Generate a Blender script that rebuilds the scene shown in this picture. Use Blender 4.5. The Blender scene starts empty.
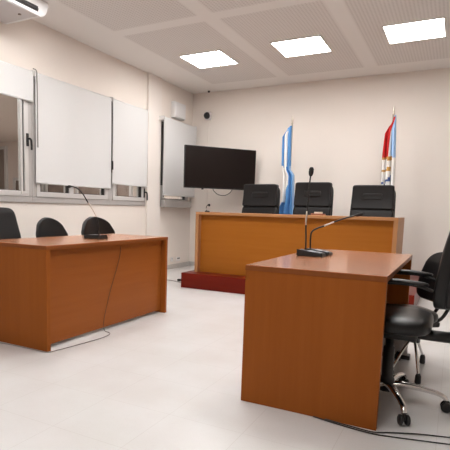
import bpy, bmesh, math, random
from mathutils import Vector, Matrix
random.seed(7)
C = bpy.context.scene.collection
PI = math.pi
sc = bpy.context.scene
sc.view_settings.view_transform = 'Standard'
sc.view_settings.look = 'None'
sc.view_settings.gamma = 1
sc.view_settings.use_curve_mapping = False
sc.view_settings.exposure = 1.05

# ------------------------------------------------------------------ materials
def mat(name, col, rough=0.5, metal=0.0, spec=0.5, emit=None, estr=0.0, noise=None, bump=None, coat=0.0):
    m = bpy.data.materials.new(name); m.use_nodes = True
    nt = m.node_tree; b = nt.nodes['Principled BSDF']
    b.inputs['Base Color'].default_value = (*col, 1)
    b.inputs['Roughness'].default_value = rough
    b.inputs['Metallic'].default_value = metal
    b.inputs['Specular IOR Level'].default_value = spec
    b.inputs['Coat Weight'].default_value = coat
    if emit:
        b.inputs['Emission Color'].default_value = (*emit, 1)
        b.inputs['Emission Strength'].default_value = estr
    tc = nt.nodes.new('ShaderNodeTexCoord')
    if noise:
        sc_, amt = noise
        n = nt.nodes.new('ShaderNodeTexNoise'); n.inputs['Scale'].default_value = sc_; n.inputs['Detail'].default_value = 4
        nt.links.new(tc.outputs['Object'], n.inputs['Vector'])
        r = nt.nodes.new('ShaderNodeValToRGB')
        r.color_ramp.elements[0].position = .3; r.color_ramp.elements[1].position = .7
        r.color_ramp.elements[0].color = (*[c*(1-amt) for c in col], 1)
        r.color_ramp.elements[1].color = (*[min(1, c*(1+amt)) for c in col], 1)
        nt.links.new(n.outputs['Fac'], r.inputs['Fac']); nt.links.new(r.outputs['Color'], b.inputs['Base Color'])
    if bump:
        sc_, st = bump
        n = nt.nodes.new('ShaderNodeTexNoise'); n.inputs['Scale'].default_value = sc_; n.inputs['Detail'].default_value = 3
        nt.links.new(tc.outputs['Object'], n.inputs['Vector'])
        bp = nt.nodes.new('ShaderNodeBump'); bp.inputs['Strength'].default_value = st; bp.inputs['Distance'].default_value = .002
        nt.links.new(n.outputs['Fac'], bp.inputs['Height']); nt.links.new(bp.outputs['Normal'], b.inputs['Normal'])
    return m

def wood(name, dark, light, axis='Z', rough=0.35, scale=1.0, coat=0.0, spec=.15):
    """laminate wood: grain lines stretched along one axis"""
    m = bpy.data.materials.new(name); m.use_nodes = True
    nt = m.node_tree; b = nt.nodes['Principled BSDF']
    b.inputs['Roughness'].default_value = rough; b.inputs['Coat Weight'].default_value = coat; b.inputs['Specular IOR Level'].default_value = spec
    b.inputs['Coat Roughness'].default_value = .1
    tc = nt.nodes.new('ShaderNodeTexCoord'); mp = nt.nodes.new('ShaderNodeMapping')
    s = {'X': (1.2, 26, 26), 'Y': (26, 1.2, 26), 'Z': (26, 26, 1.2)}[axis]
    mp.inputs['Scale'].default_value = tuple(v*scale for v in s)
    n = nt.nodes.new('ShaderNodeTexNoise'); n.inputs['Scale'].default_value = 1.0; n.inputs['Detail'].default_value = 5
    n.inputs['Roughness'].default_value = .6
    n2 = nt.nodes.new('ShaderNodeTexNoise'); n2.inputs['Scale'].default_value = .12; n2.inputs['Detail'].default_value = 2
    mx = nt.nodes.new('ShaderNodeMath'); mx.operation = 'MULTIPLY_ADD'; mx.inputs[1].default_value = .55
    m2 = nt.nodes.new('ShaderNodeMath'); m2.operation = 'MULTIPLY'; m2.inputs[1].default_value = .45
    r = nt.nodes.new('ShaderNodeValToRGB')
    r.color_ramp.elements[0].position = .3; r.color_ramp.elements[0].color = (*dark, 1)
    r.color_ramp.elements[1].position = .7; r.color_ramp.elements[1].color = (*light, 1)
    nt.links.new(tc.outputs['Object'], mp.inputs['Vector'])
    nt.links.new(mp.outputs['Vector'], n.inputs['Vector']); nt.links.new(mp.outputs['Vector'], n2.inputs['Vector'])
    nt.links.new(n2.outputs['Fac'], m2.inputs[0])
    nt.links.new(n.outputs['Fac'], mx.inputs[0]); nt.links.new(m2.outputs[0], mx.inputs[2])
    nt.links.new(mx.outputs[0], r.inputs['Fac']); nt.links.new(r.outputs['Color'], b.inputs['Base Color'])
    return m

M = {}
M['wall'] = mat('wall_paint', (.825, .755, .695), .75, spec=.2, noise=(1.3, .015))
M['pilaster'] = mat('pilaster_paint', (.83, .77, .72), .75, spec=.2)
M['base'] = mat('baseboard_tile', (.52, .49, .46), .35, noise=(40, .06))
M['hall_wall'] = mat('hall_paint', (.72, .62, .56), .8, spec=.1)
M['desk_v'] = wood('desk_wood_upright', (.275, .076, .013), (.33, .098, .018), 'Z', .38, spec=.08)
M['desk_top'] = wood('desk_wood_top', (.34, .118, .041), (.40, .148, .056), 'Y', .24, coat=.2, spec=.5)
M['desk_h'] = wood('desk_wood_lengthwise', (.275, .076, .013), (.33, .098, .018), 'Y', .38)
M['desk_edge'] = wood('desk_edge_band', (.20, .058, .014), (.25, .074, .019), 'Y', .4)
M['bench_h'] = wood('bench_wood', (.355, .112, .013), (.41, .142, .019), 'X', .38)
M['bench_light'] = wood('bench_wood_pale', (.42, .20, .085), (.50, .245, .11), 'X', .4)
M['bench_side'] = wood('bench_wood_side', (.42, .20, .085), (.50, .245, .11), 'Z', .4)
M['podium'] = wood('platform_red_wood', (.125, .010, .0045), (.175, .015, .007), 'X', .3, spec=.12)
M['leather'] = mat('black_leather', (.0075, .0063, .0066), .40, spec=.33, bump=(60, .15))
M['fabric'] = mat('black_fabric', (.016, .015, .015), .7, spec=.3, bump=(250, .3))
M['seatvinyl'] = mat('black_vinyl', (.007, .0065, .0068), .33, spec=.45, bump=(90, .12))
M['plastic'] = mat('black_plastic', (.012, .011, .011), .4)
M['dkgrey'] = mat('dark_grey_plastic', (.05, .05, .055), .45)
M['midgrey'] = mat('grey_plastic', (.20, .20, .21), .5)
M['chrome'] = mat('chrome', (.75, .73, .71), .14, 1.0)
M['brushed'] = mat('brushed_metal', (.80, .74, .66), .4, .6)
M['alu'] = mat('window_aluminium', (.47, .445, .43), .45, .15, noise=(8, .03))
M['alu_l'] = mat('window_aluminium_pale', (.60, .575, .56), .4, .1)
M['seal_or_gap_shade'] = mat('rubber_seal_or_gap_shade', (.02, .018, .017), .6)
M['white'] = mat('white_plastic', (.80, .79, .79), .35)
M['white_w'] = mat('white_box_plastic', (.78, .76, .75), .5)
M['acgrey'] = mat('unit_underside', (.60, .57, .57), .5)
M['screen'] = mat('tv_screen', (.010, .006, .005), .32, spec=.2)
M['bezel'] = mat('tv_bezel', (.008, .007, .007), .3)
M['cable'] = mat('cable_grey', (.25, .235, .22), .6)
M['cable_d'] = mat('cable_dark', (.03, .027, .025), .55)
M['cable_b'] = mat('cable_brown', (.11, .04, .014), .5)
M['lamp'] = mat('lamp_diffuser', (.95, .95, .95), .5, emit=(1, .985, .97), estr=12.5)
M['lampframe'] = mat('lamp_frame', (.85, .83, .8), .4)
M['blue'] = mat('flag_blue', (.115, .30, .62), .8, spec=.15)
M['blue_l'] = mat('flag_pale_blue', (.33, .50, .76), .8, spec=.15)
M['fwhite'] = mat('flag_white', (.83, .80, .77), .8, spec=.15)
M['red'] = mat('flag_red', (.50, .022, .022), .8, spec=.15)
M['gold'] = mat('flag_gold', (.50, .26, .05), .6)
M['navy'] = mat('flag_navy', (.05, .10, .28), .8)
M['pole'] = mat('pole_metal', (.62, .56, .47), .3, .8)
M['tan'] = mat('tan_leather', (.30, .10, .045), .5)
M['card'] = mat('white_card', (.8, .72, .6), .7)
M['hallwood'] = mat('hall_dark_wood', (.24, .18, .15), .5, noise=(3, .2))
M['towergrey'] = mat('grey_metal', (.42, .39, .37), .5)
M['led'] = mat('microphone_button', (.28, .31, .36), .3)

def glass_mat():
    m = bpy.data.materials.new('window_glass'); m.use_nodes = True
    nt = m.node_tree; nt.nodes.remove(nt.nodes['Principled BSDF'])
    out = nt.nodes['Material Output']
    t = nt.nodes.new('ShaderNodeBsdfTransparent'); t.inputs['Color'].default_value = (.93, .93, .92, 1)
    g = nt.nodes.new('ShaderNodeBsdfGlossy'); g.inputs['Roughness'].default_value = .02
    f = nt.nodes.new('ShaderNodeFresnel'); f.inputs['IOR'].default_value = 1.4
    mx = nt.nodes.new('ShaderNodeMixShader')
    geo = nt.nodes.new('ShaderNodeNewGeometry'); k = nt.nodes.new('ShaderNodeMath'); k.operation = 'SUBTRACT'; k.inputs[0].default_value = 1; k.use_clamp = True
    k2 = nt.nodes.new('ShaderNodeMath'); k2.operation = 'MULTIPLY'
    nt.links.new(geo.outputs['Backfacing'], k.inputs[1]); nt.links.new(f.outputs[0], k2.inputs[0]); nt.links.new(k.outputs[0], k2.inputs[1])
    nt.links.new(k2.outputs[0], mx.inputs[0]); nt.links.new(t.outputs[0], mx.inputs[1]); nt.links.new(g.outputs[0], mx.inputs[2])
    nt.links.new(mx.outputs[0], out.inputs['Surface'])
    return m
M['glass'] = glass_mat()

def blind_mat():
    m = mat('blind_fabric', (.86, .855, .85), .85, spec=.1)
    nt = m.node_tree; b = nt.nodes['Principled BSDF']; out = nt.nodes['Material Output']
    t = nt.nodes.new('ShaderNodeBsdfTranslucent'); t.inputs['Color'].default_value = (.86, .855, .85, 1)
    mx = nt.nodes.new('ShaderNodeMixShader'); mx.inputs[0].default_value = .25
    nt.links.new(b.outputs[0], mx.inputs[1]); nt.links.new(t.outputs[0], mx.inputs[2]); nt.links.new(mx.outputs[0], out.inputs['Surface'])
    return m
M['blind'] = blind_mat()

def floor_mat():
    m = bpy.data.materials.new('floor_granite_tile'); m.use_nodes = True
    nt = m.node_tree; b = nt.nodes['Principled BSDF']; L = nt.links.new
    b.inputs['Roughness'].default_value = .28; b.inputs['Specular IOR Level'].default_value = .4
    tc = nt.nodes.new('ShaderNodeTexCoord')
    br = nt.nodes.new('ShaderNodeTexBrick'); br.offset = 0.0
    br.inputs['Scale'].default_value = 1.0; br.inputs['Mortar Size'].default_value = .0018
    br.inputs['Brick Width'].default_value = .40; br.inputs['Row Height'].default_value = .40
    br.inputs['Mortar Smooth'].default_value = .3
    br.inputs['Color1'].default_value = (.665, .655, .65, 1); br.inputs['Color2'].default_value = (.66, .65, .644, 1)
    br.inputs['Mortar'].default_value = (.585, .565, .55, 1)
    n = nt.nodes.new('ShaderNodeTexNoise'); n.inputs['Scale'].default_value = 2.6; n.inputs['Detail'].default_value = 6
    n2 = nt.nodes.new('ShaderNodeTexVoronoi'); n2.inputs['Scale'].default_value = 120
    r = nt.nodes.new('ShaderNodeValToRGB'); r.color_ramp.elements[0].position = .35; r.color_ramp.elements[1].position = .65
    r.color_ramp.elements[0].color = (.93, .915, .90, 1); r.color_ramp.elements[1].color = (1, 1, 1, 1)
    r2 = nt.nodes.new('ShaderNodeValToRGB'); r2.color_ramp.elements[0].position = .0; r2.color_ramp.elements[1].position = .35
    r2.color_ramp.elements[0].color = (.94, .93, .92, 1); r2.color_ramp.elements[1].color = (1, 1, 1, 1)
    m1 = nt.nodes.new('ShaderNodeMixRGB'); m1.blend_type = 'MULTIPLY'; m1.inputs[0].default_value = 1
    m2 = nt.nodes.new('ShaderNodeMixRGB'); m2.blend_type = 'MULTIPLY'; m2.inputs[0].default_value = 1
    for t in (br, n, n2): L(tc.outputs['Object'], t.inputs['Vector'])
    L(n.outputs['Fac'], r.inputs['Fac']); L(n2.outputs['Distance'], r2.inputs['Fac'])
    L(br.outputs['Color'], m1.inputs[1]); L(r.outputs['Color'], m1.inputs[2])
    L(m1.outputs[0], m2.inputs[1]); L(r2.outputs['Color'], m2.inputs[2]); L(m2.outputs[0], b.inputs['Base Color'])
    return m

def ceiling_mat():
    """gypsum ceiling: perforated fields between smooth bands (pitch 1.27 m across, 2.56 m along)"""
    m = bpy.data.materials.new('ceiling_perforated_gypsum'); m.use_nodes = True
    nt = m.node_tree; b = nt.nodes['Principled BSDF']; L = nt.links.new
    b.inputs['Roughness'].default_value = .85; b.inputs['Specular IOR Level'].default_value = .1
    tc = nt.nodes.new('ShaderNodeTexCoord'); sp = nt.nodes.new('ShaderNodeSeparateXYZ'); L(tc.outputs['Object'], sp.inputs[0])
    def mth(op, a, bb=None, c=None):
        x = nt.nodes.new('ShaderNodeMath'); x.operation = op
        for i, v in enumerate((a, bb, c)):
            if v is None: continue
            if isinstance(v, (int, float)): x.inputs[i].default_value = v
            else: L(v, x.inputs[i])
        return x.outputs[0]
    def field(coord, centre, pitch, half):
        t = mth('PINGPONG', mth('SUBTRACT', coord, centre), pitch/2)      # 0 at a field's centre
        mr = nt.nodes.new('ShaderNodeMapRange'); mr.interpolation_type = 'SMOOTHSTEP'
        mr.inputs['From Min'].default_value = half+.02; mr.inputs['From Max'].default_value = half-.02
        L(t, mr.inputs['Value']); return mr.outputs[0]
    fx = field(sp.outputs['X'], -3.10, 1.265, .545)
    fy = field(sp.outputs['Y'], 6.03, 2.56, 1.19)
    inside = mth('MULTIPLY', mth('MULTIPLY', fx, fy), mth('MULTIPLY', mth('GREATER_THAN', sp.outputs['X'], -3.72), mth('LESS_THAN', sp.outputs['Y'], 7.3)))
    def dot(coord):
        return mth('ABSOLUTE', mth('SUBTRACT', mth('FRACT', mth('DIVIDE', coord, .036)), .5))
    dx, dy = dot(sp.outputs['X']), dot(sp.outputs['Y'])
    rr = mth('SQRT', mth('ADD', mth('MULTIPLY', dx, dx), mth('MULTIPLY', dy, dy)))
    hole = mth('MULTIPLY', mth('LESS_THAN', rr, .27), inside)
    m1 = nt.nodes.new('ShaderNodeMixRGB'); m1.inputs[1].default_value = (.83, .80, .775, 1); m1.inputs[2].default_value = (.75, .715, .69, 1)
    L(inside, m1.inputs[0])
    m2 = nt.nodes.new('ShaderNodeMixRGB'); m2.inputs[2].default_value = (.62, .58, .555, 1)
    L(m1.outputs[0], m2.inputs[1]); L(hole, m2.inputs[0]); L(m2.outputs[0], b.inputs['Base Color'])
    return m
M['floor'] = floor_mat(); M['ceiling'] = ceiling_mat()

# ------------------------------------------------------------------ mesh helpers
def B(): return bmesh.new()
def box(bm, x0, x1, y0, y1, z0, z1, bev=0.0, seg=2, mtx=None, mi=0):
    r = bmesh.ops.create_cube(bm, size=1.0)
    vs = r['verts']
    for v in vs:
        v.co = Vector(((x0+x1)/2+v.co.x*(x1-x0), (y0+y1)/2+v.co.y*(y1-y0), (z0+z1)/2+v.co.z*(z1-z0)))
    fs = set(f for v in vs for f in v.link_faces)
    if bev > 0:
        es = set(e for v in vs for e in v.link_edges)
        res = bmesh.ops.bevel(bm, geom=list(es), offset=bev, segments=seg, affect='EDGES', profile=.5)
        fs = set(res['faces']) | set(f for f in fs if f.is_valid)
        vs = list(set(v for f in fs for v in f.verts))
    if mi:
        for f in fs:
            if f.is_valid: f.material_index = mi
    if mtx:
        for v in vs: v.co = mtx @ v.co
    return vs
def catmull(pts, n=6):
    P = [Vector(p) for p in pts]
    if len(P) < 3: return P
    out = []
    for i in range(len(P)-1):
        p0, p1, p2, p3 = P[max(i-1, 0)], P[i], P[i+1], P[min(i+2, len(P)-1)]
        for k in range(n):
            t = k/n
            out.append(.5*((2*p1)+(-p0+p2)*t+(2*p0-5*p1+4*p2-p3)*t*t+(-p0+3*p1-3*p2+p3)*t**3))
    out.append(P[-1]); return out
def tube(bm, pts, r, seg=8, smooth=0, flat=1.0, mi=0):
    """sweep a circle (or flattened ellipse) along a path; r: number or list"""
    n0 = len(pts)
    P = catmull(pts, smooth) if smooth else [Vector(p) for p in pts]
    rs = r if isinstance(r, (list, tuple)) else [r]*n0
    def rad(i):
        t = i/(len(P)-1)*(n0-1); k = min(int(t), n0-2); f = t-k
        return rs[k]*(1-f)+rs[k+1]*f
    rings = []; up = Vector((0, 0, 1)); prev = None
    for i, p in enumerate(P):
        d = (P[min(i+1, len(P)-1)]-P[max(i-1, 0)]).normalized()
        if prev is None:
            a = d.cross(up) if abs(d.dot(up)) < .95 else d.cross(Vector((1, 0, 0)))
        else:
            a = prev - d*prev.dot(d)
        a.normalize(); prev = a; b2 = d.cross(a)
        rr = rad(i)
        rings.append([bm.verts.new(p+a*rr*math.cos(2*PI*k/seg)+b2*rr*flat*math.sin(2*PI*k/seg)) for k in range(seg)])
    for i in range(len(rings)-1):
        for k in range(seg):
            f = bm.faces.new((rings[i][k], rings[i][(k+1) % seg], rings[i+1][(k+1) % seg], rings[i+1][k])); f.smooth = True; f.material_index = mi
    for rg, rev in ((rings[0], True), (rings[-1], False)):
        f = bm.faces.new(rg[::-1] if rev else rg); f.material_index = mi
def lathe(bm, prof, seg=20, c=(0, 0, 0), mtx=None):
    c = Vector(c); rings = []
    for r, z in prof:
        if r < 1e-5: rings.append([bm.verts.new(c+Vector((0, 0, z)))])
        else: rings.append([bm.verts.new(c+Vector((r*math.cos(2*PI*k/seg), r*math.sin(2*PI*k/seg), z))) for k in range(seg)])
    for a, b2 in zip(rings, rings[1:]):
        for k in range(seg):
            k2 = (k+1) % seg
            if len(a) == 1 and len(b2) == 1: continue
            if len(a) == 1: f = bm.faces.new((a[0], b2[k], b2[k2]))
            elif len(b2) == 1: f = bm.faces.new((a[k], a[k2], b2[0]))
            else: f = bm.faces.new((a[k], a[k2], b2[k2], b2[k]))
            f.smooth = True
    if len(rings[0]) > 1: bm.faces.new(rings[0][::-1])
    if len(rings[-1]) > 1: bm.faces.new(rings[-1])
    if mtx:
        for rg in rings:
            for v in rg: v.co = mtx @ v.co
def pad(bm, sx, sy, sz, ex=.35, ez=.5, fn=None, nu=28, nv=14):
    """superellipsoid cushion of half sizes sx, sy, sz; fn bends each point"""
    sg = lambda v, e: math.copysign(abs(v)**e, v)
    rows = []
    for j in range(nv+1):
        ph = -PI/2+PI*j/nv
        if j in (0, nv):
            p = Vector((0, 0, sz*sg(math.sin(ph), ez))); rows.append([bm.verts.new(fn(p) if fn else p)]); continue
        row = []
        for i in range(nu):
            th = 2*PI*i/nu
            cp = sg(math.cos(ph), ez)
            p = Vector((sx*cp*sg(math.cos(th), ex), sy*cp*sg(math.sin(th), ex), sz*sg(math.sin(ph), ez)))
            row.append(bm.verts.new(fn(p) if fn else p))
        rows.append(row)
    for a, b2 in zip(rows, rows[1:]):
        for i in range(nu):
            i2 = (i+1) % nu
            if len(a) == 1: f = bm.faces.new((a[0], b2[i2], b2[i]))
            elif len(b2) == 1: f = bm.faces.new((a[i], a[i2], b2[0]))
            else: f = bm.faces.new((a[i], a[i2], b2[i2], b2[i]))
            f.smooth = True
def obj(name, bm, m, parent=None, loc=None, rotz=None):
    bmesh.ops.recalc_face_normals(bm, faces=bm.faces[:])
    me = bpy.data.meshes.new(name); bm.to_mesh(me); bm.free()
    for k in (m if isinstance(m, (list, tuple)) else [m]): me.materials.append(k)
    o = bpy.data.objects.new(name, me); C.objects.link(o)
    if parent: o.parent = parent
    if loc is not None: o.location = loc
    if rotz is not None: o.rotation_euler = (0, 0, rotz)
    return o
def tag(o, label, cat, group=None):
    o['label'] = label; o['category'] = cat
    if group: o['group'] = group
    return o
def thing(name, label, cat, loc=(0, 0, 0), rotz=0, group=None):
    o = bpy.data.objects.new(name, None); C.objects.link(o); o.empty_display_size = .1
    o.location = loc; o.rotation_euler = (0, 0, rotz)
    return tag(o, label, cat, group)
def struct(name, bm, m, parent=None):
    o = obj(name, bm, m, parent)
    if not parent: o['kind'] = 'structure'
    return o
def dup(root, loc, label, rotz=None):
    r = root.copy(); C.objects.link(r); r.location = loc; r['label'] = label
    if rotz is not None: r.rotation_euler = (0, 0, rotz)
    for ch in list(root.children):
        c = ch.copy(); C.objects.link(c); c.parent = r
        for g in ch.children:
            d = g.copy(); C.objects.link(d); d.parent = c
    return r
def bx(name, m, parent, *a, **k):
    b = B(); box(b, *a, **k); return obj(name, b, m, parent)

# ------------------------------------------------------------------ room shell
XL, XR, YB, YF, ZC = -4.256, 3.0, 7.69, -2.6, 3.047
T = .16
b = B(); box(b, XL-.2, XR+.2, YF-.2, YB+.2, -.12, 0); struct('floor', b, M['floor'])
b = B(); box(b, XL-.2, XR+.2, YF-.2, YB+.2, ZC, ZC+.12); struct('ceiling', b, M['ceiling'])
b = B(); box(b, XL-T, XR+T, YB, YB+T, 0, ZC); struct('wall_back', b, M['wall'])
b = B(); box(b, XR, XR+T, YF, YB, 0, ZC); struct('wall_right', b, M['wall'])
b = B(); box(b, XL-T, XR+T, YF-T, YF, 0, ZC); struct('wall_rear', b, M['wall'])
WZ0, WZ1 = 1.06, 2.46
b = B()
box(b, XL-T, XL, YF, YB, 0, WZ0); box(b, XL-T, XL, YF, YB, WZ1, ZC)
box(b, XL-T, XL, YF, 2.3, WZ0, WZ1); box(b, XL-T, XL, 6.22, 6.63, WZ0, WZ1); box(b, XL-T, XL, 7.56, YB, WZ0, WZ1)
struct('wall_left', b, M['wall'])
b = B(); box(b, XL, XL+.035, 6.245, 6.615, .07, ZC, .003); struct('trim_1', b, M['pilaster'])
b = B(); box(b, XL, XL+.012, YF, YB, 0, .075, .003); struct('baseboard_left', b, M['base'])
b = B(); box(b, XL+.012, XR, YB-.012, YB, 0, .075, .003); struct('baseboard_back', b, M['base'])
b = B(); box(b, XR-.012, XR, YF, YB-.012, 0, .075, .003); struct('baseboard_right', b, M['base'])

# hall seen through the window glass
HX0, HY0, HY1, HZ = -12.5, -1.0, 8.6, 2.58
b = B(); box(b, HX0, XL-T, HY0, HY1, -.12, 0); struct('floor_hall', b, M['base'])
b = B(); box(b, HX0, XL-T, HY0, HY1, HZ, HZ+.1); struct('ceiling_hall', b, M['hall_wall'])
b = B(); box(b, HX0, XL-T, HY1, HY1+.12, 0, HZ); struct('wall_hall_end', b, M['hall_wall'])
b = B(); box(b, HX0-.12, HX0, HY0, HY1, 0, HZ); struct('wall_hall_far', b, M['hall_wall'])
b = B(); box(b, HX0, XL-T, HY0-.12, HY0, 0, HZ); struct('wall_hall_near', b, M['hall_wall'])
def hall_unit(name, kind, x0, x1, z0, z1, framew=.07):
    b = B(); y = HY1-.03
    box(b, x0-framew, x0, y-.03, HY1, z0, z1+framew); box(b, x1, x1+framew, y-.03, HY1, z0, z1+framew)
    box(b, x0, x1, y-.03, HY1, z1, z1+framew)
    if kind == 'window': box(b, x0-framew, x1+framew, y-.03, HY1, z0-framew, z0)
    o = obj(name, b, M['alu_l']); o['kind'] = 'structure'
    bx('panel', M['hallwood'], o, x0, x1, y, HY1-.001, z0, z1)
    return o
hall_unit('door_1', 'door', -11.2, -10.12, .0, 2.4)
hall_unit('window_5', 'window', -9.75, -8.85, .95, 1.62)
hall_unit('window_6', 'window', -8.66, -7.98, .95, 1.62)
hall_unit('window_7', 'window', -7.7, -7.0, .95, 1.62)
hall_unit('window_8', 'window', -6.6, -6.25, .95, 1.62)

# ------------------------------------------------------------------ windows in the left wall
def sash_window(name, y0, y1, z0, z1, parts, handle=None):
    """aluminium frame set in the opening; parts: list of (y0, y1) sashes"""
    b = B(); f = .055; xi = XL+.02; xo = XL-.09
    box(b, xo, xi, y0, y1, z0, z0+f+.015, .004); box(b, xo, xi, y0, y1, z1-f, z1, .004)
    box(b, xo, xi, y0, y0+f, z0+f+.015, z1-f, .004); box(b, xo, xi, y1-f, y1, z0+f+.015, z1-f, .004)
    o = struct(name, b, M['alu'])
    for si, (a, c) in enumerate(parts):
        s = B(); w = .058; xi = XL+.02-.002*si
        z0s, z1s = z0+f+.012, z1-f
        box(s, xo+.02, xi+.012, a, c, z0s, z0s+w, .004); box(s, xo+.02, xi+.012, a, c, z1s-w, z1s, .004)
        box(s, xo+.02, xi+.012, a, a+w, z0s+w, z1s-w, .004); box(s, xo+.02, xi+.012, c-w, c, z0s+w, z1s-w, .004)
        so = obj('sash', s, M['alu_l'], o)
        g = B(); box(g, xi-.045, xi-.041, a+w-.005, c-w+.005, z0s+w-.005, z1s-w+.005); obj('pane', g, M['glass'], so)
        g = B()
        box(g, xi-.047, xi-.002, a+w, a+w+.012, z0s+w, z1s-w); box(g, xi-.047, xi-.002, c-w-.012, c-w, z0s+w, z1s-w)
        box(g, xi-.047, xi-.002, a+w, c-w, z0s+w, z0s+w+.006)
        obj('seal_or_gap_shade', g, M['seal_or_gap_shade'], so)
    if handle:
        y, z = handle
        h = B(); box(h, xi+.01, xi+.024, y-.016, y+.016, z-.06, z+.08, .005)
        tube(h, [(xi+.024, y, z+.02), (xi+.05, y, z+.02), (xi+.058, y+.012, z+.005), (xi+.058, y+.018, z-.05), (xi+.058, y+.018, z-.10)], .012, 8, 4)
        obj('handle', h, M['plastic'], o)
    return o
w1 = sash_window('window_1', 2.30, 3.955, WZ0, WZ1, [(2.36, 3.10), (3.06, 3.90)], (3.885, 1.735))
b = B(); box(b, XL+.022, XL+.045, 3.785, 3.806, 1.15, WZ1-.06, .003); obj('rail', b, M['alu_l'], w1)
sash_window('window_2', 3.955, 5.345, WZ0, WZ1, [(4.01, 4.60), (4.56, 5.29)])
w3 = sash_window('window_3', 5.345, 6.215, WZ0, WZ1, [(5.40, 6.16)], (6.16, 1.245))
b = B(); box(b, XL+.018, XL+.032, 5.330, 5.356, 1.57, 1.70, .004); tube(b, [(XL+.03, 5.343, 1.65), (XL+.06, 5.343, 1.65), (XL+.066, 5.343, 1.63), (XL+.066, 5.343, 1.54)], .011, 8, 4); obj('handle', b, M['plastic'], w3)
w4 = sash_window('window_4', 6.635, 7.555, WZ0, WZ1, [(6.69, 7.50)])
b = B(); box(b, XL+.015, XL+.03, 6.637, 6.685, 1.40, 2.40, .002); obj('seal_or_gap_shade', b, M['seal_or_gap_shade'], w4)  # black piece standing in for the shaded gap left of the blind
b = B(); box(b, XL-.02, XL+.11, 6.635, 7.53, WZ0-.01, WZ0+.10, .006); o = obj('trim_2', b, M['alu']); o['kind'] = 'structure'

def blind(name, label, X, y0, y1, z0, z1, chain_y=None, roller=True):
    t = thing(name, label, 'blind', (X, (y0+y1)/2, z0), 0, 'white roller blinds on the left wall')
    hw = (y1-y0)/2; H = z1-z0
    b = B(); n = 20                     # fabric: hangs from the roller, barely bellied
    def sheet(off):
        return [[b.verts.new((off+.006*math.sin(3.1*j/n+.5), -hw+2*hw*i, H*(1-j/n))) for i in (0, 1)] for j in range(n+1)]
    f0, f1 = sheet(0), sheet(.0025)
    for j in range(n):
        b.faces.new((f0[j][0], f0[j][1], f0[j+1][1], f0[j+1][0])); b.faces.new((f1[j][0], f1[j+1][0], f1[j+1][1], f1[j][1]))
        for i in (0, 1): b.faces.new((f0[j][i], f0[j+1][i], f1[j+1][i], f1[j][i]))
    b.faces.new((f0[0][0], f0[0][1], f1[0][1], f1[0][0])); b.faces.new((f0[n][0], f0[n][1], f1[n][1], f1[n][0]))
    for f in b.faces: f.smooth = False
    obj('fabric', b, M['blind'], t)
    b = B(); tube(b, [(.001, -hw+.005, .01), (.001, hw-.005, .01)], .011, 10); obj('bottom_bar', b, M['blind'], t)
    b = B(); tube(b, [(-.022, -hw, H-.004), (-.022, hw, H-.004)], .022, 14); obj('roller', b, M['blind'], t)
    for s in (-1, 1):
        b = B(); box(b, XL-X, .012, s*hw-.004, s*hw+.004, H-.032, H+.026, .003); obj('bracket', b, M['white_w'], t)
    if chain_y is not None:
        b = B(); cy = chain_y-(y0+y1)/2
        tube(b, [(.016, cy-.05, H+.035), (.016, cy-.02, H+.034), (.016, cy, H+.015), (.016, cy+.004, H-.05), (.014, cy+.006, H-.4), (.014, cy+.006, H-.8)], .006, 6, 5)
        obj('chain', b, M['cable'], t)
    return t
BX = XL+.05
blind('roller_blind', 'white roller blind pulled halfway above the window with black handle', BX, 2.36, 3.955, 2.155, 2.475)
blind('roller_blind', 'wide white roller blind drawn low over the middle window', BX, 3.985, 5.325, 1.275, 2.475, 4.0)
blind('roller_blind', 'narrow white roller blind beside the wall pilaster, dark gap at its left edge', BX, 5.36, 6.2, 1.345, 2.475)
blind('roller_blind', 'white roller blind behind the wall television, near the room corner', -4.13, 6.545, 7.60, 1.235, 2.44)
b = B(); tube(b, [(XL+.05, 5.335, 2.49), (XL+.05, 5.342, 2.40), (XL+.05, 5.342, 2.1), (XL+.05, 5.342, 1.5)], .005, 6)  # dark line put in as the shade between the two blinds
tag(obj('blind_gap_shade', b, M['cable_d']), 'thin dark cord standing in for the shaded gap between two white blinds', 'strip')

# ------------------------------------------------------------------ ceiling lamps
def ceiling_light(loc, label, group='square ceiling light panels'):
    t = thing('ceiling_light', label, 'ceiling light', loc, 0, group)
    h = .306
    b = B()
    for (a, c, d, e) in ((-h, h, -h, -h+.018), (-h, h, h-.018, h), (-h, -h+.018, -h+.018, h-.018), (h-.018, h, -h+.018, h-.018)):
        box(b, a, c, d, e, -.014, 0, .002)
    obj('frame', b, M['lampframe'], t)
    b = B(); box(b, -h+.017, h-.017, -h+.017, h-.017, -.010, -.001); obj('diffuser', b, M['lamp'], t)
    return t
lab = {0: 'bright square ceiling light panel nearest the windows', 1: 'bright square ceiling light panel above the bench centre, middle of the row', 2: 'bright square ceiling light panel at the right edge of the photo'}
proto = None
LX = [-3.103, -1.833, -.565]
for i, x in enumerate(LX):
    if proto is None: proto = ceiling_light((x, 6.034, ZC), lab[i])
    else: dup(proto, (x, 6.034, ZC), lab[i])
for y in (3.474, .914):
    for x in LX:
        if y < 1 and x < -3: continue
        dup(proto, (x, y, ZC), 'square ceiling light panel out of view on the near ceiling')
for x, y in ((-5.2, 3.2), (-7.5, 3.0), (-10.0, 4.5), (-5.2, 7.5), (-6.9, 8.0), (-8.8, 2.2), (-6.3, 1.6)):  # panels kept out of sight, added to brighten the hall behind the glass
    dup(proto, (x, y, HZ), 'unseen square ceiling light panel added to brighten the hall beyond the windows')

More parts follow.
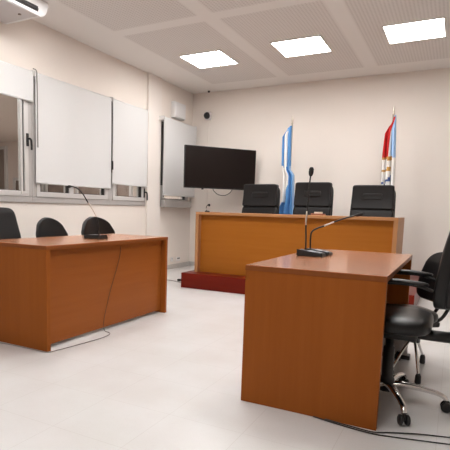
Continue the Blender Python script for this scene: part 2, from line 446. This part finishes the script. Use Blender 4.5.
# ------------------------------------------------------------------ desks
def desk(name, label, loc, lx, ly, H, front, top_m, bandz=.028):
    """origin at min corner on the floor. front: 'x0' or 'x1' side that is closed by a panel"""
    t = thing(name, label, 'desk', loc)
    tt = bandz; pt = .034
    b = B(); box(b, 0, lx, 0, ly, H-tt, H, .002); top = obj('tabletop', b, M['desk_top'], t)
    b = B(); e = .0012
    box(b, -e, lx+e, -e, .004, H-tt, H-.003); box(b, -e, lx+e, ly-.004, ly+e, H-tt, H-.003)
    box(b, -e, .004, .004, ly-.004, H-tt, H-.003); box(b, lx-.004, lx+e, .004, ly-.004, H-tt, H-.003)
    obj('edge_band', b, M['desk_edge'], top)
    for y in (0, ly-pt):
        b = B(); box(b, 0, lx, y, y+pt, 0, H-tt, .002); obj('end_panel', b, M['desk_v'], t)
    return t, pt, tt
t, pt, tt = desk('desk', 'wooden desk at the front with two gooseneck microphones on it', (-.962, 2.36, 0), .703, 1.427, .75, 'x0', None)
bx('front_panel', M['desk_h'], t, .03, .055, pt, 1.427-pt, .12, .75-tt)
LDX = -2.477
t, pt, tt = desk('desk', 'long wooden desk on the left, along the windows', (-3.17, 2.43, 0), -2.477+3.17, 1.603, .756, 'x1', None)
bx('front_panel', M['desk_h'], t, .693-.075, .693-.05, pt, 1.603-pt, .03, .756-tt)

# judges' bench on its platform
b = B(); box(b, -3.135, -.32, 5.455, YB-.02, 0, .196, .004); t = tag(obj('platform', b, M['podium']), 'low dark red wooden platform under the tall bench', 'platform')
BX0, BX1, BY0, BY1, BZ, BP = -3.032, -.549, 5.627, 6.327, .996, .196
bt = thing('judges_bench', 'tall wide wooden bench on the red platform against the back wall', 'bench', (0, 0, 0))
bx('front_panel', M['bench_h'], bt, BX0+.045, BX1-.045, BY0+.075, BY0+.10, BP, BZ-.035, .002)
bx('side_panel', M['bench_side'], bt, BX0, BX0+.045, BY0, BY1, BP, BZ-.035, .002)
bx('side_panel', M['bench_side'], bt, BX1-.045, BX1, BY0, BY1, BP, BZ-.035, .002)
bx('top_ledge', M['bench_light'], bt, BX0, BX1, BY0, BY0+.30, BZ-.035, BZ, .003)
b = B(); box(b, BX0, BX0+.045, BY0+.30, BY1, BZ-.035, BZ, .002); obj('side_cap', b, M['bench_light'], bt)
b = B(); box(b, BX1-.045, BX1, BY0+.30, BY1, BZ-.035, BZ, .002); obj('side_cap', b, M['bench_light'], bt)
bx('work_surface', M['bench_light'], bt, BX0+.045, BX1-.045, BY0+.10, BY1, .90, .93, .003)

# ------------------------------------------------------------------ chairs (front faces -Y, origin on the floor)
def star_base(t, m_leg, rad=.30, hub_z=.10, rot=0.0, col_top=.42, steep=False):
    ang = [rot+2*PI*k/5 for k in range(5)]
    if steep:
        ang = [math.atan2(fy, fx)-t.rotation_euler.z for fx, fy in steep]; rad = .24
    for a in ang:
        c, s = math.cos(a), math.sin(a)
        b = B()
        if steep: pts = [(.02*c, .02*s, hub_z), (.5*rad*c, .5*rad*s, hub_z*.62+.02), (rad*c, rad*s, .055)]
        else: pts = [(.02*c, .02*s, hub_z+.005), (.10*c, .10*s, hub_z+.012), (.75*rad*c, .75*rad*s, hub_z-.002), (.93*rad*c, .93*rad*s, .082), (rad*c, rad*s, .06)]
        tube(b, pts, ([.009]*3 if steep else [.026, .024, .019, .017, .015]), 8, 5, .75)
        lg = obj('leg', b, m_leg, t)
        if steep:
            b = B(); lathe(b, [(0, 0), (.016, 0), (.019, .01), (.017, .05), (.010, .065), (0, .065)], 12, (rad*c, rad*s, 0)); obj('foot', b, M['plastic'], lg); continue
        b = B()
        d = Vector((-s, c, 0))
        for sgn in (-1, 1):
            mt = Matrix.Translation((rad*c, rad*s, 0)) @ Matrix.Rotation(a, 4, 'Z')
            q = B()
            lathe(b, [(0, -.010), (.020, -.010), (.0275, -.005), (.0275, .005), (.020, .010), (0, .010)], 14,
                  mtx=mt @ Matrix.Translation((0, sgn*.017, .0275)) @ Matrix.Rotation(PI/2, 4, 'X')); q.free()
        box(b, -.012, .012, -.007, .007, .02, .06, .003, mtx=Matrix.Translation((rad*c, rad*s, 0)) @ Matrix.Rotation(a, 4, 'Z'))
        obj('caster', b, M['plastic'], lg)
    b = B(); lathe(b, [(.02, hub_z-.035), (.04, hub_z-.03), (.04, hub_z+.035), (.034, hub_z+.045), (.03, hub_z+.05), (.03, col_top-.12), (.022, col_top-.115), (.022, col_top)], 18)
    obj('gas_column', b, M['plastic'], t)

def exec_chair(label, loc, rotz, H=1.22, w=.54, seat_z=.50, leg_m=None, headrest=True, group=None, mt='leather', lean=.075, arm_z=.68, arm_x=None, legrot=.3, seat_l=.48, thick=.05, arms=True, bottom=.50, seat_w=None, back_off=0, seat_off=0, bulge=.55, brk=(.03, .45)):
    t = thing('office_chair', label, 'chair', loc, rotz, group)
    star_base(t, leg_m or M['plastic'], .30, .10, legrot, seat_z-.08)
    sw = seat_w or w*.96
    def sf(p):
        q = p+Vector((0, seat_off, seat_z-.045)); q.z += -.30*max(0, -p.y-.12)**1.6*1.2; return q
    b = B(); pad(b, sw/2, seat_l/2, .05, .45, .55, sf, 32, 14); obj('seat', b, M[mt], t)
    b = B(); box(b, -.14, .14, -.12, .14, seat_z-.125, seat_z-.085, .01); obj('mechanism', b, M['plastic'], t)
    y0 = seat_l/2-.035+back_off; hb = H-bottom
    def bend(p):
        v = (p.z)/hb                      # 0..1 up the back
        y = y0 + lean*max(0, v)**1.25 - (.12*max(0, v-.60)**1.3 if headrest else 0) + .05*(1-4*(v-.28)**2 if abs(v-.28) < .5 else 0)*-bulge - .22*p.x*p.x
        return Vector((p.x*(1-.05*v*v if headrest else 1-.10*v*v), y+p.y, bottom+p.z))
    seam = .56*hb if headrest else None
    if headrest:
        b = B(); pad(b, w/2, thick, seam/2+.006, .25, .22, lambda p: bend(p+Vector((0, 0, seam/2))), 36, 22); obj('backrest', b, M[mt], t)
        hh = hb-seam
        b = B(); pad(b, w/2*.985, thick*1.15, hh/2+.004, .16, .13, lambda p: bend(p+Vector((0, -.012, seam+hh/2))), 36, 22); hr = obj('headrest', b, M[mt], t)
        # sunken slot with a padded roll in the head cushion
        b = B(); pad(b, w*.235, .016, .042, .5, .4, lambda p: bend(p+Vector((0, -.012-thick*1.13, seam+hh*.52))), 24, 12); obj('headrest_roll', b, M['seatvinyl'], hr)
        b = B(); box(b, -w*.22, w*.22, -.012, .012, -.012, .012, .004)
        for v in b.verts: v.co = bend(v.co+Vector((0, -.012-thick*1.13-.006, seam+hh*.52+.028)))
        obj('headrest_slot', b, M['plastic'], hr)
    else:
        b = B(); pad(b, w/2, thick, hb/2, .3, .3, lambda p: bend(p+Vector((0, 0, hb/2))), 36, 22); obj('backrest', b, M[mt], t)
    # rear shell that wraps the sides
    b = B(); pad(b, w/2+.012, .022, hb/2-.02, .25, .2, lambda p: bend(p+Vector((0, thick*.85, hb/2-.01))), 32, 18); obj('back_shell', b, M['plastic'], t)
    b = B(); tube(b, [(0, .05, seat_z-.105), (0, y0+.065, seat_z-.105), (0, y0+.12, seat_z-.06), (0, y0+.095, bottom+.10), (0, y0+.10, bottom+.25)], brk[0], 10, 5, brk[1]); obj('back_bracket', b, M['plastic'], t)
    if arms:
        ax = arm_x or w/2+.0
        for s in (-1, 1):
            b = B()
            tube(b, [(s*ax, -.10, seat_z-.06), (s*(ax+.02), -.13, seat_z+.04), (s*(ax+.012), -.10, arm_z-.03), (s*ax, 0, arm_z-.018), (s*ax, .12, arm_z-.02), (s*(ax-.005), .20, arm_z-.045)], [.014, .015, .012, .010, .010, .010], 8, 5, .8)
            ar = obj('armrest', b, M['plastic'], t)
            b = B(); pad(b, .022, .12, .011, .6, .6, lambda p, s=s: p+Vector((s*ax, .06, arm_z-.006-.06*max(0, p.y))), 20, 8); obj('arm_pad', b, M[mt], ar)
    return t

def task_chair(label, loc, rotz, seat_z=.47, back_z=(.60, .915), w=.46, group=None, leg_m=None, steep=False, legrot=.2, hub_z=.10, asym=0.0, seat_r=.22, rad=.28, backoff=.20, bars=1, soff=0):
    """secretary chair: round seat pad and a domed half-round back pad on a bar"""
    t = thing('office_chair', label, 'chair', loc, rotz, group)
    star_base(t, leg_m or M['plastic'], rad, hub_z, legrot, seat_z-.06, steep)
    b = B(); pad(b, seat_r, seat_r, .045, .75, .6, lambda p: p+Vector((0, soff, seat_z-.04)), 32, 12); obj('seat', b, M['seatvinyl'], t)
    b = B(); box(b, -.09, .09, -.10, .12, seat_z-.11, seat_z-.075, .01); obj('mechanism', b, M['plastic'], t)
    z0, z1 = back_z; hh = z1-z0
    def bend(p):
        v = p.z/hh
        lo = max(0, (.22-v)/.22); wv = max(0.0, 1-max(0, (v-.30)/.70)**2.2)**.5*(1-.16*lo*lo)            # half round outline
        x = p.x*max(.12, wv)+asym*v*v
        return Vector((x, backoff+.05*v-.55*p.x*p.x+p.y, z0+p.z))
    b = B(); pad(b, w/2, .035, hh/2, .45, .28, lambda p: bend(p+Vector((0, 0, hh/2))), 44, 30); obj('backrest', b, M['seatvinyl'], t)
    if bars == 1:
        b = B(); tube(b, [(0, .06, seat_z-.085), (0, backoff+.06, seat_z-.07), (0, backoff+.09, seat_z+.02), (0, backoff+.055, z0+.08), (0, backoff+.055, z0+.18)], .022, 8, 5, .5); obj('back_bar', b, M['plastic'], t)
    else:
        for s in (-1, 1):
            b = B(); tube(b, [(s*.055, .06, seat_z-.085), (s*.055, backoff+.02, seat_z-.06), (s*.05, backoff+.07, seat_z+.03), (s*.035, backoff+.04, z0+.07), (s*.035, backoff+.045, z0+.16)], .011, 8, 5); obj('back_bar', b, M['plastic'], t)
    return t

jg = 'black leather chairs behind the tall bench'
jy = 6.62
exec_chair('black leather chair behind the bench, beside the television', (-2.575, 6.56, BP), -.04, H=1.22, w=.555, group=jg)
exec_chair('black leather chair behind the bench centre, beside the blue and white flag', (-1.79, 6.56, BP), .0, H=1.245, w=.53, group=jg)
exec_chair('black leather chair behind the right end of the bench, before the red flag', (-.99, 6.56, BP), .02, H=1.205, w=.55, group=jg)

exec_chair('black office chair with chrome star legs pushed up to the front desk', (-.268, 2.776, 0), -PI/2, H=1.16, w=.46, seat_z=.515, leg_m=M['chrome'], headrest=False, mt='seatvinyl',
           lean=.075, arm_z=.715, arm_x=.225, legrot=PI/2-1.165, seat_l=.45, bottom=.575, thick=.045, seat_w=.46, back_off=.065, seat_off=-.02, bulge=.3, brk=(.036, .8))
task_chair('black half-round back office chair tucked in behind the chrome-legged chair', (-.185, 3.42, 0), -PI/2+.55, seat_z=.43, back_z=(.475, .80), w=.38, leg_m=M['chrome'], steep=[(.055, -.235), (.055, .24), (-.09, .19), (-.09, -.19)], hub_z=.235, backoff=.12, bars=2, soff=-.07, seat_r=.18)

exec_chair('tall square-backed black chair at the left edge, behind the long desk', (-3.42, 2.98, 0), PI/2, H=1.005, w=.46, seat_z=.47, headrest=False, lean=.06, arms=False, bottom=.5, thick=.04)
task_chair('small black round-backed chair behind the long desk, middle of three', (-3.40, 3.59, 0), PI/2-.2, back_z=(.58, .912), w=.37, asym=-.05)
task_chair('small black round-backed chair behind the long desk, next to the microphone', (-3.40, 4.33, 0), PI/2, back_z=(.58, .918), w=.57, asym=-.05)

# ------------------------------------------------------------------ microphones
def mic(label, loc, base, neck, light, head_r=.011, head_l=.045, rotz=0):
    """base: (wx, wy, h_front, h_back); neck: local points; light: (i0, i1) span of the neck that is bare metal"""
    t = thing('microphone', label, 'microphone', loc, 0, 'gooseneck microphones')
    wx, wy, hf, hbk = base
    rm = Matrix.Rotation(rotz, 4, 'Z')
    b = B(); vs = box(b, -wx/2, wx/2, -wy/2, wy/2, 0, 1)
    for v in vs:
        top = v.co.z > .5
        v.co.z = (hf if v.co.y < 0 else hbk) if top else 0
        if top: v.co.x *= .93; v.co.y *= .95
        v.co = rm @ v.co
    bmesh.ops.bevel(b, geom=list(b.edges), offset=.004, segments=2, affect='EDGES')
    bo = obj('base', b, M['plastic'], t)
    b = B()
    k = math.atan2(hbk-hf, wy)
    box(b, -wx*.36, wx*.36, -wy*.36, wy*.12, -.001, .003, .001, mtx=rm @ Matrix.Translation((0, 0, (hf+hbk)/2)) @ Matrix.Rotation(k, 4, 'X')); obj('control_plate', b, M['led'], bo)
    for s in (-1, 1):
        b = B(); box(b, s*wx*.17-.012, s*wx*.17+.012, -wy*.28, -wy*.17, .002, .006, .001, mtx=rm @ Matrix.Translation((0, 0, (hf+hbk)/2)) @ Matrix.Rotation(k, 4, 'X')); obj('button', b, M['midgrey'], bo)
    P = catmull(neck, 8)
    i0, i1 = light[0]*8, light[1]*8
    b = B(); tube(b, P[:i0+1], [.0105]+[.0056]*i0, 8); obj('gooseneck', b, M['plastic'], t)
    b = B(); tube(b, P[i1:], .0052, 8); obj('neck_tip', b, M['plastic'], t)
    b = B(); tube(b, P[i0:i1+1], .0052, 8); obj('metal_section', b, M['brushed'], t)
    d = (P[-1]-P[-2]).normalized(); e = P[-1]
    b = B(); tube(b, [e-d*.01, e, e+d*head_l*.3, e+d*head_l*.75, e+d*head_l], [.005, head_r*.8, head_r, head_r, head_r*.5], 12, 3); obj('capsule', b, M['fabric'], t)
    return t
mic('upright gooseneck microphone standing straight on the front desk', (-.815, 3.12, .75), (.115, .17, .020, .040),
    [(-.05, .04, .035), (-.052, .037, .12), (-.055, .032, .20), (-.052, .03, .29), (-.048, .03, .38), (-.045, .03, .46), (-.040, .03, .525)], (2, 3), .016, .05, PI/2)
mic('gooseneck microphone on the front desk bent over to the right', (-.80, 3.25, .75), (.115, .17, .020, .040),
    [(-.06, .005, .035), (-.058, -.01, .11), (-.045, -.03, .155), (.0, -.05, .182), (.045, -.07, .198), (.11, -.09, .226), (.19, -.10, .256), (.25, -.10, .273)], (4, 5), .011, .04, PI/2)
mic('gooseneck microphone on the long left desk, neck arching towards the window', (-2.76, 3.29, .756), (.13, .17, .026, .036),
    [(.02, .02, .03), (.02, .01, .12), (.01, -.005, .19), (.0, -.04, .25), (.0, -.10, .31), (.0, -.16, .375), (.0, -.225, .420), (.0, -.285, .435), (.0, -.31, .434)], (2, 4), .011, .035, -PI/2)
mic('stubby bent black microphone on the left end of the tall bench', (-2.925, 5.75, .996), (.05, .06, .014, .018),
    [(-.004, 0, .012), (-.012, 0, .03), (-.016, 0, .05), (-.013, 0, .07), (-.003, 0, .086), (.008, 0, .094), (.016, 0, .094)], (1, 2), .017, .022, 0)

# things on the judges' work surface
b = B(); box(b, -.085, .085, -.05, .05, 0, .085, .008); tag(obj('box', b, M['tan'], None, (-1.545, 6.15, .9305)), 'small brown leather box on the bench before the centre chair', 'box')
b = B(); box(b, -.05, .05, -.02, .02, .0, .02, .002); tag(obj('card', b, M['card'], None, (-1.545, 6.15, 1.016)), 'white card lying on the small brown box', 'card')

# ------------------------------------------------------------------ television on its wall arm
p0, p1 = Vector((-3.717, 6.50, 0)), Vector((-2.95, 7.50, 0))
ang = math.atan2(p1.y-p0.y, p1.x-p0.x); W = (p1-p0).length; cz = 1.356; TH = .647
tv = thing('television', 'large black flat television angled out from the back wall corner', 'television', ((p0.x+p1.x)/2, (p0.y+p1.y)/2, cz), ang)
b = B(); box(b, -W/2, W/2, 0, .035, 0, TH, .006); box(b, -W*.36, W*.36, .03, .065, .08, TH*.75, .012); obj('casing', b, M['bezel'], tv)
bx('screen', M['screen'], tv, -W/2+.012, W/2-.012, -.0015, .004, .02, TH-.012)
bx('sensor', M['plastic'], tv, -W/2+.30, -W/2+.33, .0, .02, -.018, .004, .003)
b = B(); box(b, -.2, .2, .062, .075, .2, .45, .003); c0 = Matrix.Rotation(-ang, 4, 'Z') @ Vector((0, 0, 0))
loc = Vector(tv.location)
inv = Matrix.Rotation(-ang, 4, 'Z')
def tl(x, y, z): return inv @ (Vector((x, y, z))-loc)
tube(b, [Vector((0, .07, .33)), tl(-3.22, 7.38, cz+.33), tl(-3.28, YB-.01, cz+.33)], .022, 8)
obj('wall_arm', b, M['plastic'], tv)
b = B(); tube(b, [(-.12, .03, .01), (-.10, .04, -.03), (-.02, .045, -.085), (.10, .045, -.095), (.19, .04, -.05), (.23, .03, .01)], .006, 6, 6); obj('power_cable', b, M['cable_d'], tv)

# ------------------------------------------------------------------ flags
def flag(name, label, x, y, tip, cloth, colour, mats, lean=.0):
    t = thing(name, label, 'flag', (x, y, BP), 0)
    h = tip-BP
    b = B(); lathe(b, [(0, 0), (.13, 0), (.13, .02), (.05, .04), (.025, .09), (.018, .09), (.018, .14)], 24); obj('stand', b, M['pole'], t)
    b = B(); tube(b, [(0, 0, .02), (lean, 0, h-.12)], .012, 10); obj('pole', b, M['pole'], t)
    b = B(); lathe(b, [(.012, h-.13), (.019, h-.12), (.010, h-.10), (.016, h-.085), (.006, h-.02), (0, h)], 12, (lean, 0, 0)); obj('finial', b, M['pole'], t)
    b = B(); n = 48; ncol = 36; rows = []
    for j in range(n+1):
        z = cloth['z1']+(cloth['z0']-cloth['z1'])*j/n
        def lerp(tab):
            for (za, va), (zb, vb) in zip(tab, tab[1:]):
                if za >= z >= zb: return va+(vb-va)*(za-z)/(za-zb+1e-9)
            return tab[0][1] if z > tab[0][0] else tab[-1][1]
        xl, xr = lerp(cloth['l']), lerp(cloth['r'])
        row = []
        for i in range(ncol+1):
            u = i/ncol
            fold = math.sin(u*2*PI*2.6+.8*math.sin(z*3.1)+.6)
            px = xl+(xr-xl)*u-x + .012*math.cos(u*2*PI*2.6+z*2)*min(1, 4*u*(1-u))
            py = -.028-.045*fold*(.5+.5*min(1, j/12)) -.02*math.sin(u*PI)
            ztop = z - (.06*(1-u) if j == 0 else .06*(1-u)*(1-j/n))
            row.append(b.verts.new((px, py, ztop-BP)))
        rows.append(row)
    for j in range(n):
        for i in range(ncol):
            f = b.faces.new((rows[j][i], rows[j][i+1], rows[j+1][i+1], rows[j+1][i])); f.smooth = True
            z = (rows[j][i].co.z+rows[j+1][i].co.z)/2+BP
            f.material_index = colour((i+.5)/ncol, z)
    o = obj('cloth', b, mats, t)
    md = o.modifiers.new('thickness', 'SOLIDIFY'); md.thickness = .003; md.offset = 0
    return t
def col_a(u, z):
    if z > 1.70:
        if .36 < u < .56 and z < 2.22: return 2
        if .30 < u < .62 and z < 2.24: return 1
        return 0
    if 1.16 < z and u < .52-.30*max(0, 1.42-z)/.26: return 2
    if u > .93: return 1
    return 0
flag('flag', 'blue and white flag on a pole left of the centre chair', -2.275, 7.2, 2.46,
     dict(z1=2.31, z0=.95, l=[(2.31, -2.33), (2.20, -2.40), (1.75, -2.395), (1.6, -2.37), (1.2, -2.36), (1.1, -2.40), (.95, -2.41)], r=[(2.31, -2.272), (1.80, -2.265), (1.66, -2.262), (1.58, -2.20), (1.2, -2.185), (.95, -2.17)]),
     col_a, [M['blue'], M['blue_l'], M['fwhite']])
def col_b(u, z):
    if z > 1.80+.03*u:
        if u < .46: return 0
        if u < .66: return 1
        return 2
    if u > .80: return 2 if z > 1.80 else 1
    if z > 1.765: return 3
    if 1.60 < z-.05*u < 1.632 and u < .75: return 3
    if z < 1.56:
        q = (1.56-z)
        if abs(u-(.70-3.2*q)) < .07: return 4
        if abs((z-1.475)-.07*(u-.3)) < .012: return 4
    return 1
flag('flag', 'red white and pale blue flag with gold fringe behind the right chair', -.862, 7.2, 2.50,
     dict(z1=2.37, z0=1.0, l=[(2.37, -.850), (2.32, -.862), (2.26, -.905), (2.17, -.948), (1.9, -.965), (1.7, -.965), (1.0, -.945)], r=[(2.37, -.828), (2.2, -.818), (1.62, -.79), (1.0, -.77)]),
     col_b, [M['red'], M['fwhite'], M['blue_l'], M['gold'], M['navy']])

# ------------------------------------------------------------------ fittings on walls and ceiling
ac = thing('air_conditioner', 'white air conditioner under the ceiling in the top left corner', 'air conditioner', (XL, 2.5, 2.88))
def ac_body():
    b = B(); L = 1.25; D = .50; H = ZC-2.88
    prof = []                                   # outline in Y-Z, far lower corner rounded
    r = .12
    prof.append((0, 0)); 
    for k in range(9):
        a = -PI/2+PI/2*k/8; prof.append((L-r+r*math.cos(a), r+r*math.sin(a)))
    prof += [(L, H-.005), (0, H-.005)]
    f0 = [b.verts.new((D-.0, y, z)) for y, z in prof]; f1 = [b.verts.new((0.002, y, z)) for y, z in prof]
    b.faces.new(f0); b.faces.new(f1[::-1])
    for i in range(len(prof)):
        j = (i+1) % len(prof); f = b.faces.new((f0[i], f0[j], f1[j], f1[i]))
    bmesh.ops.bevel(b, geom=[e for e in b.edges if all(abs(v.co.x-D) < 1e-6 for v in e.verts)], offset=.012, segments=3, affect='EDGES')
    return b
obj('casing', ac_body(), M['white'], ac)
bx('underside', M['acgrey'], ac, .02, .485, .03, 1.12, -.004, .002, .001)
bx('air_outlet', M['plastic'], ac, .485, .502, .06, 1.115, .03, .082, .003)
b = B(); box(b, .495, .51, .06, 1.115, .052, .057, .001); obj('louver', b, M['dkgrey'], ac)
b = B(); lathe(b, [(0, -.008), (.016, -.008), (.016, 0), (0, 0)], 14, (.36, 1.01, -.003)); obj('drain_cap', b, M['hallwood'], ac)

t = thing('junction_box', 'white box on the left wall above the last window', 'wall box', (XL, 7.12, 2.515))
bx('casing', M['white_w'], t, 0, .075, -.17, .17, 0, .26, .01)
bx('cover', M['white'], t, .07, .09, -.155, .165, .01, .25, .006)

cc = thing('security_camera', 'white dome security camera with dark lens, high on the back wall', 'camera', (-3.93, YB, 2.65))
b = B(); box(b, -.055, .055, -.035, 0, -.075, .055, .012); obj('mount', b, M['white'], cc)
b = B(); lathe(b, [(0, 0), (.068, 0), (.068, .03), (.06, .05), (0, .05)], 20, mtx=Matrix.Translation((0, -.03, 0)) @ Matrix.Rotation(PI/2+.4, 4, 'X')); obj('housing', b, M['white'], cc)
b = B(); lathe(b, [(.058, .04), (.056, .068), (.042, .092), (.02, .105), (0, .108)], 20, mtx=Matrix.Translation((0, -.03, .01)) @ Matrix.Rotation(PI/2+.4, 4, 'X')); obj('lens_dome', b, M['plastic'], cc)
b = B(); box(b, -3.938, -3.918, YB-.013, YB+.0005, .076, 2.56, .003); tag(obj('cable_duct', b, M['wall']), 'cream cable duct running down the back wall below the dome camera', 'duct')
b = B(); lathe(b, [(0, -.03), (.014, -.028), (.02, -.01), (.02, 0), (0, 0)], 12); tag(obj('ceiling_hook', b, M['plastic'], None, (-3.90, 7.60, ZC)), 'tiny black fitting on the ceiling above the dome camera', 'fitting')
for y, z, w, lb in ((7.28, .15, .055, 'wide white wall socket above the baseboard, nearer the bench'), (7.06, .158, .035, 'small white wall socket above the baseboard, nearer the long desk')):
    t = thing('wall_socket', lb, 'socket', (XL, y, z), 0, 'wall sockets by the bench')
    bx('plate', M['white_w'], t, 0, .012, -w, w, -.035, .035, .003)
    bx('insert', M['dkgrey'], t, .010, .0135, -.006 if w < .05 else -w*.8, .006 if w < .05 else w*.8, .004, .022, .001)

# ------------------------------------------------------------------ cables
def cable(label, pts, r, m, sm=8):
    b = B(); tube(b, pts, r, 6, sm); return tag(obj('cable', b, m), label, 'cable')
cable('thin grey cable looped on the floor before the long left desk', [(-3.4, 2.30, .005), (-2.95, 2.395, .005), (-2.62, 2.41, .005), (-2.47, 2.415, .005), (-2.44, 2.50, .005), (-2.41, 2.70, .005), (-2.39, 2.90, .005), (-2.40, 3.02, .005), (-2.44, 3.08, .005), (-2.50, 3.10, .005), (-2.515, 3.10, .03)], .003, M['cable'])
cable('thin dark cable running down the front panel of the long desk', [(-2.519, 3.33, .70), (-2.519, 3.318, .62), (-2.519, 3.27, .5), (-2.519, 3.19, .33), (-2.519, 3.12, .14), (-2.519, 3.10, .04)], .0024, M['cable_b'])
cable('dark floor cable from the front desk, upper of two strands', [(-.50, 2.352, .006), (-.36, 2.335, .006), (-.27, 2.33, .006), (-.20, 2.365, .006), (-.08, 2.42, .006), (.03, 2.455, .006), (.2, 2.50, .006)], .0032, M['cable_d'])
cable('dark floor cable from the front desk, lower of two strands', [(-.56, 2.352, .006), (-.42, 2.325, .006), (-.28, 2.31, .006), (-.18, 2.325, .006), (-.06, 2.355, .006), (.06, 2.385, .006), (.25, 2.42, .006)], .0032, M['cable_d'])
cable('thin pale cable lying on the floor left of the red platform', [(-3.14, 5.72, .006), (-3.35, 5.80, .006), (-3.6, 5.86, .006), (-3.9, 5.75, .006), (-4.1, 5.6, .006)], .006, M['cable'])
pl = thing('power_plug', 'black plug sticking out of the left end of the platform', 'plug', (-3.135, 5.50, .085))
b = B(); box(b, -.075, -.03, -.018, .018, -.014, .016, .005); obj('body', b, M['plastic'], pl)
b = B(); tube(b, [(-.035, 0, 0), (0, 0, .001)], .009, 8); obj('cord_grip', b, M['cable_d'], pl)

# grey box under the far end of the front desk
t = thing('computer_tower', 'grey box on a dark foot under the far end of the front desk', 'computer', (-.40, 3.712, 0))
bx('casing', M['towergrey'], t, -.17, .165, -.035, .035, .03, .36, .006)
bx('foot', M['plastic'], t, -.18, .185, -.038, .038, 0, .03, .004)

# ------------------------------------------------------------------ world and camera
w = bpy.data.worlds.new('world'); sc.world = w; w.use_nodes = True
w.node_tree.nodes['Background'].inputs['Color'].default_value = (.02, .02, .025, 1)
w.node_tree.nodes['Background'].inputs['Strength'].default_value = .3
P = dict(yaw=0.4944, pitch=-0.1199, roll=0.0256, f=480.7826, cx=194.2897, cy=266.5059, h=1.0386)
cy_, sy_ = math.cos(P['yaw']), math.sin(P['yaw'])
F = Vector((-sy_*math.cos(P['pitch']), cy_*math.cos(P['pitch']), math.sin(P['pitch'])))
r0 = Vector((cy_, sy_, 0)); u0 = r0.cross(F)
cr, sr = math.cos(P['roll']), math.sin(P['roll'])
r1 = r0*cr+u0*sr; u1 = u0*cr-r0*sr
cam = bpy.data.cameras.new('camera'); co = bpy.data.objects.new('camera', cam); C.objects.link(co)
co.matrix_world = Matrix(((r1.x, u1.x, -F.x, 0), (r1.y, u1.y, -F.y, 0), (r1.z, u1.z, -F.z, P['h']), (0, 0, 0, 1)))
cam.sensor_fit = 'HORIZONTAL'; cam.sensor_width = 36
cam.lens = P['f']/450*36
cam.shift_x = (225-P['cx'])/450; cam.shift_y = (P['cy']-225)/450
cam.clip_start = .02
sc.camera = co
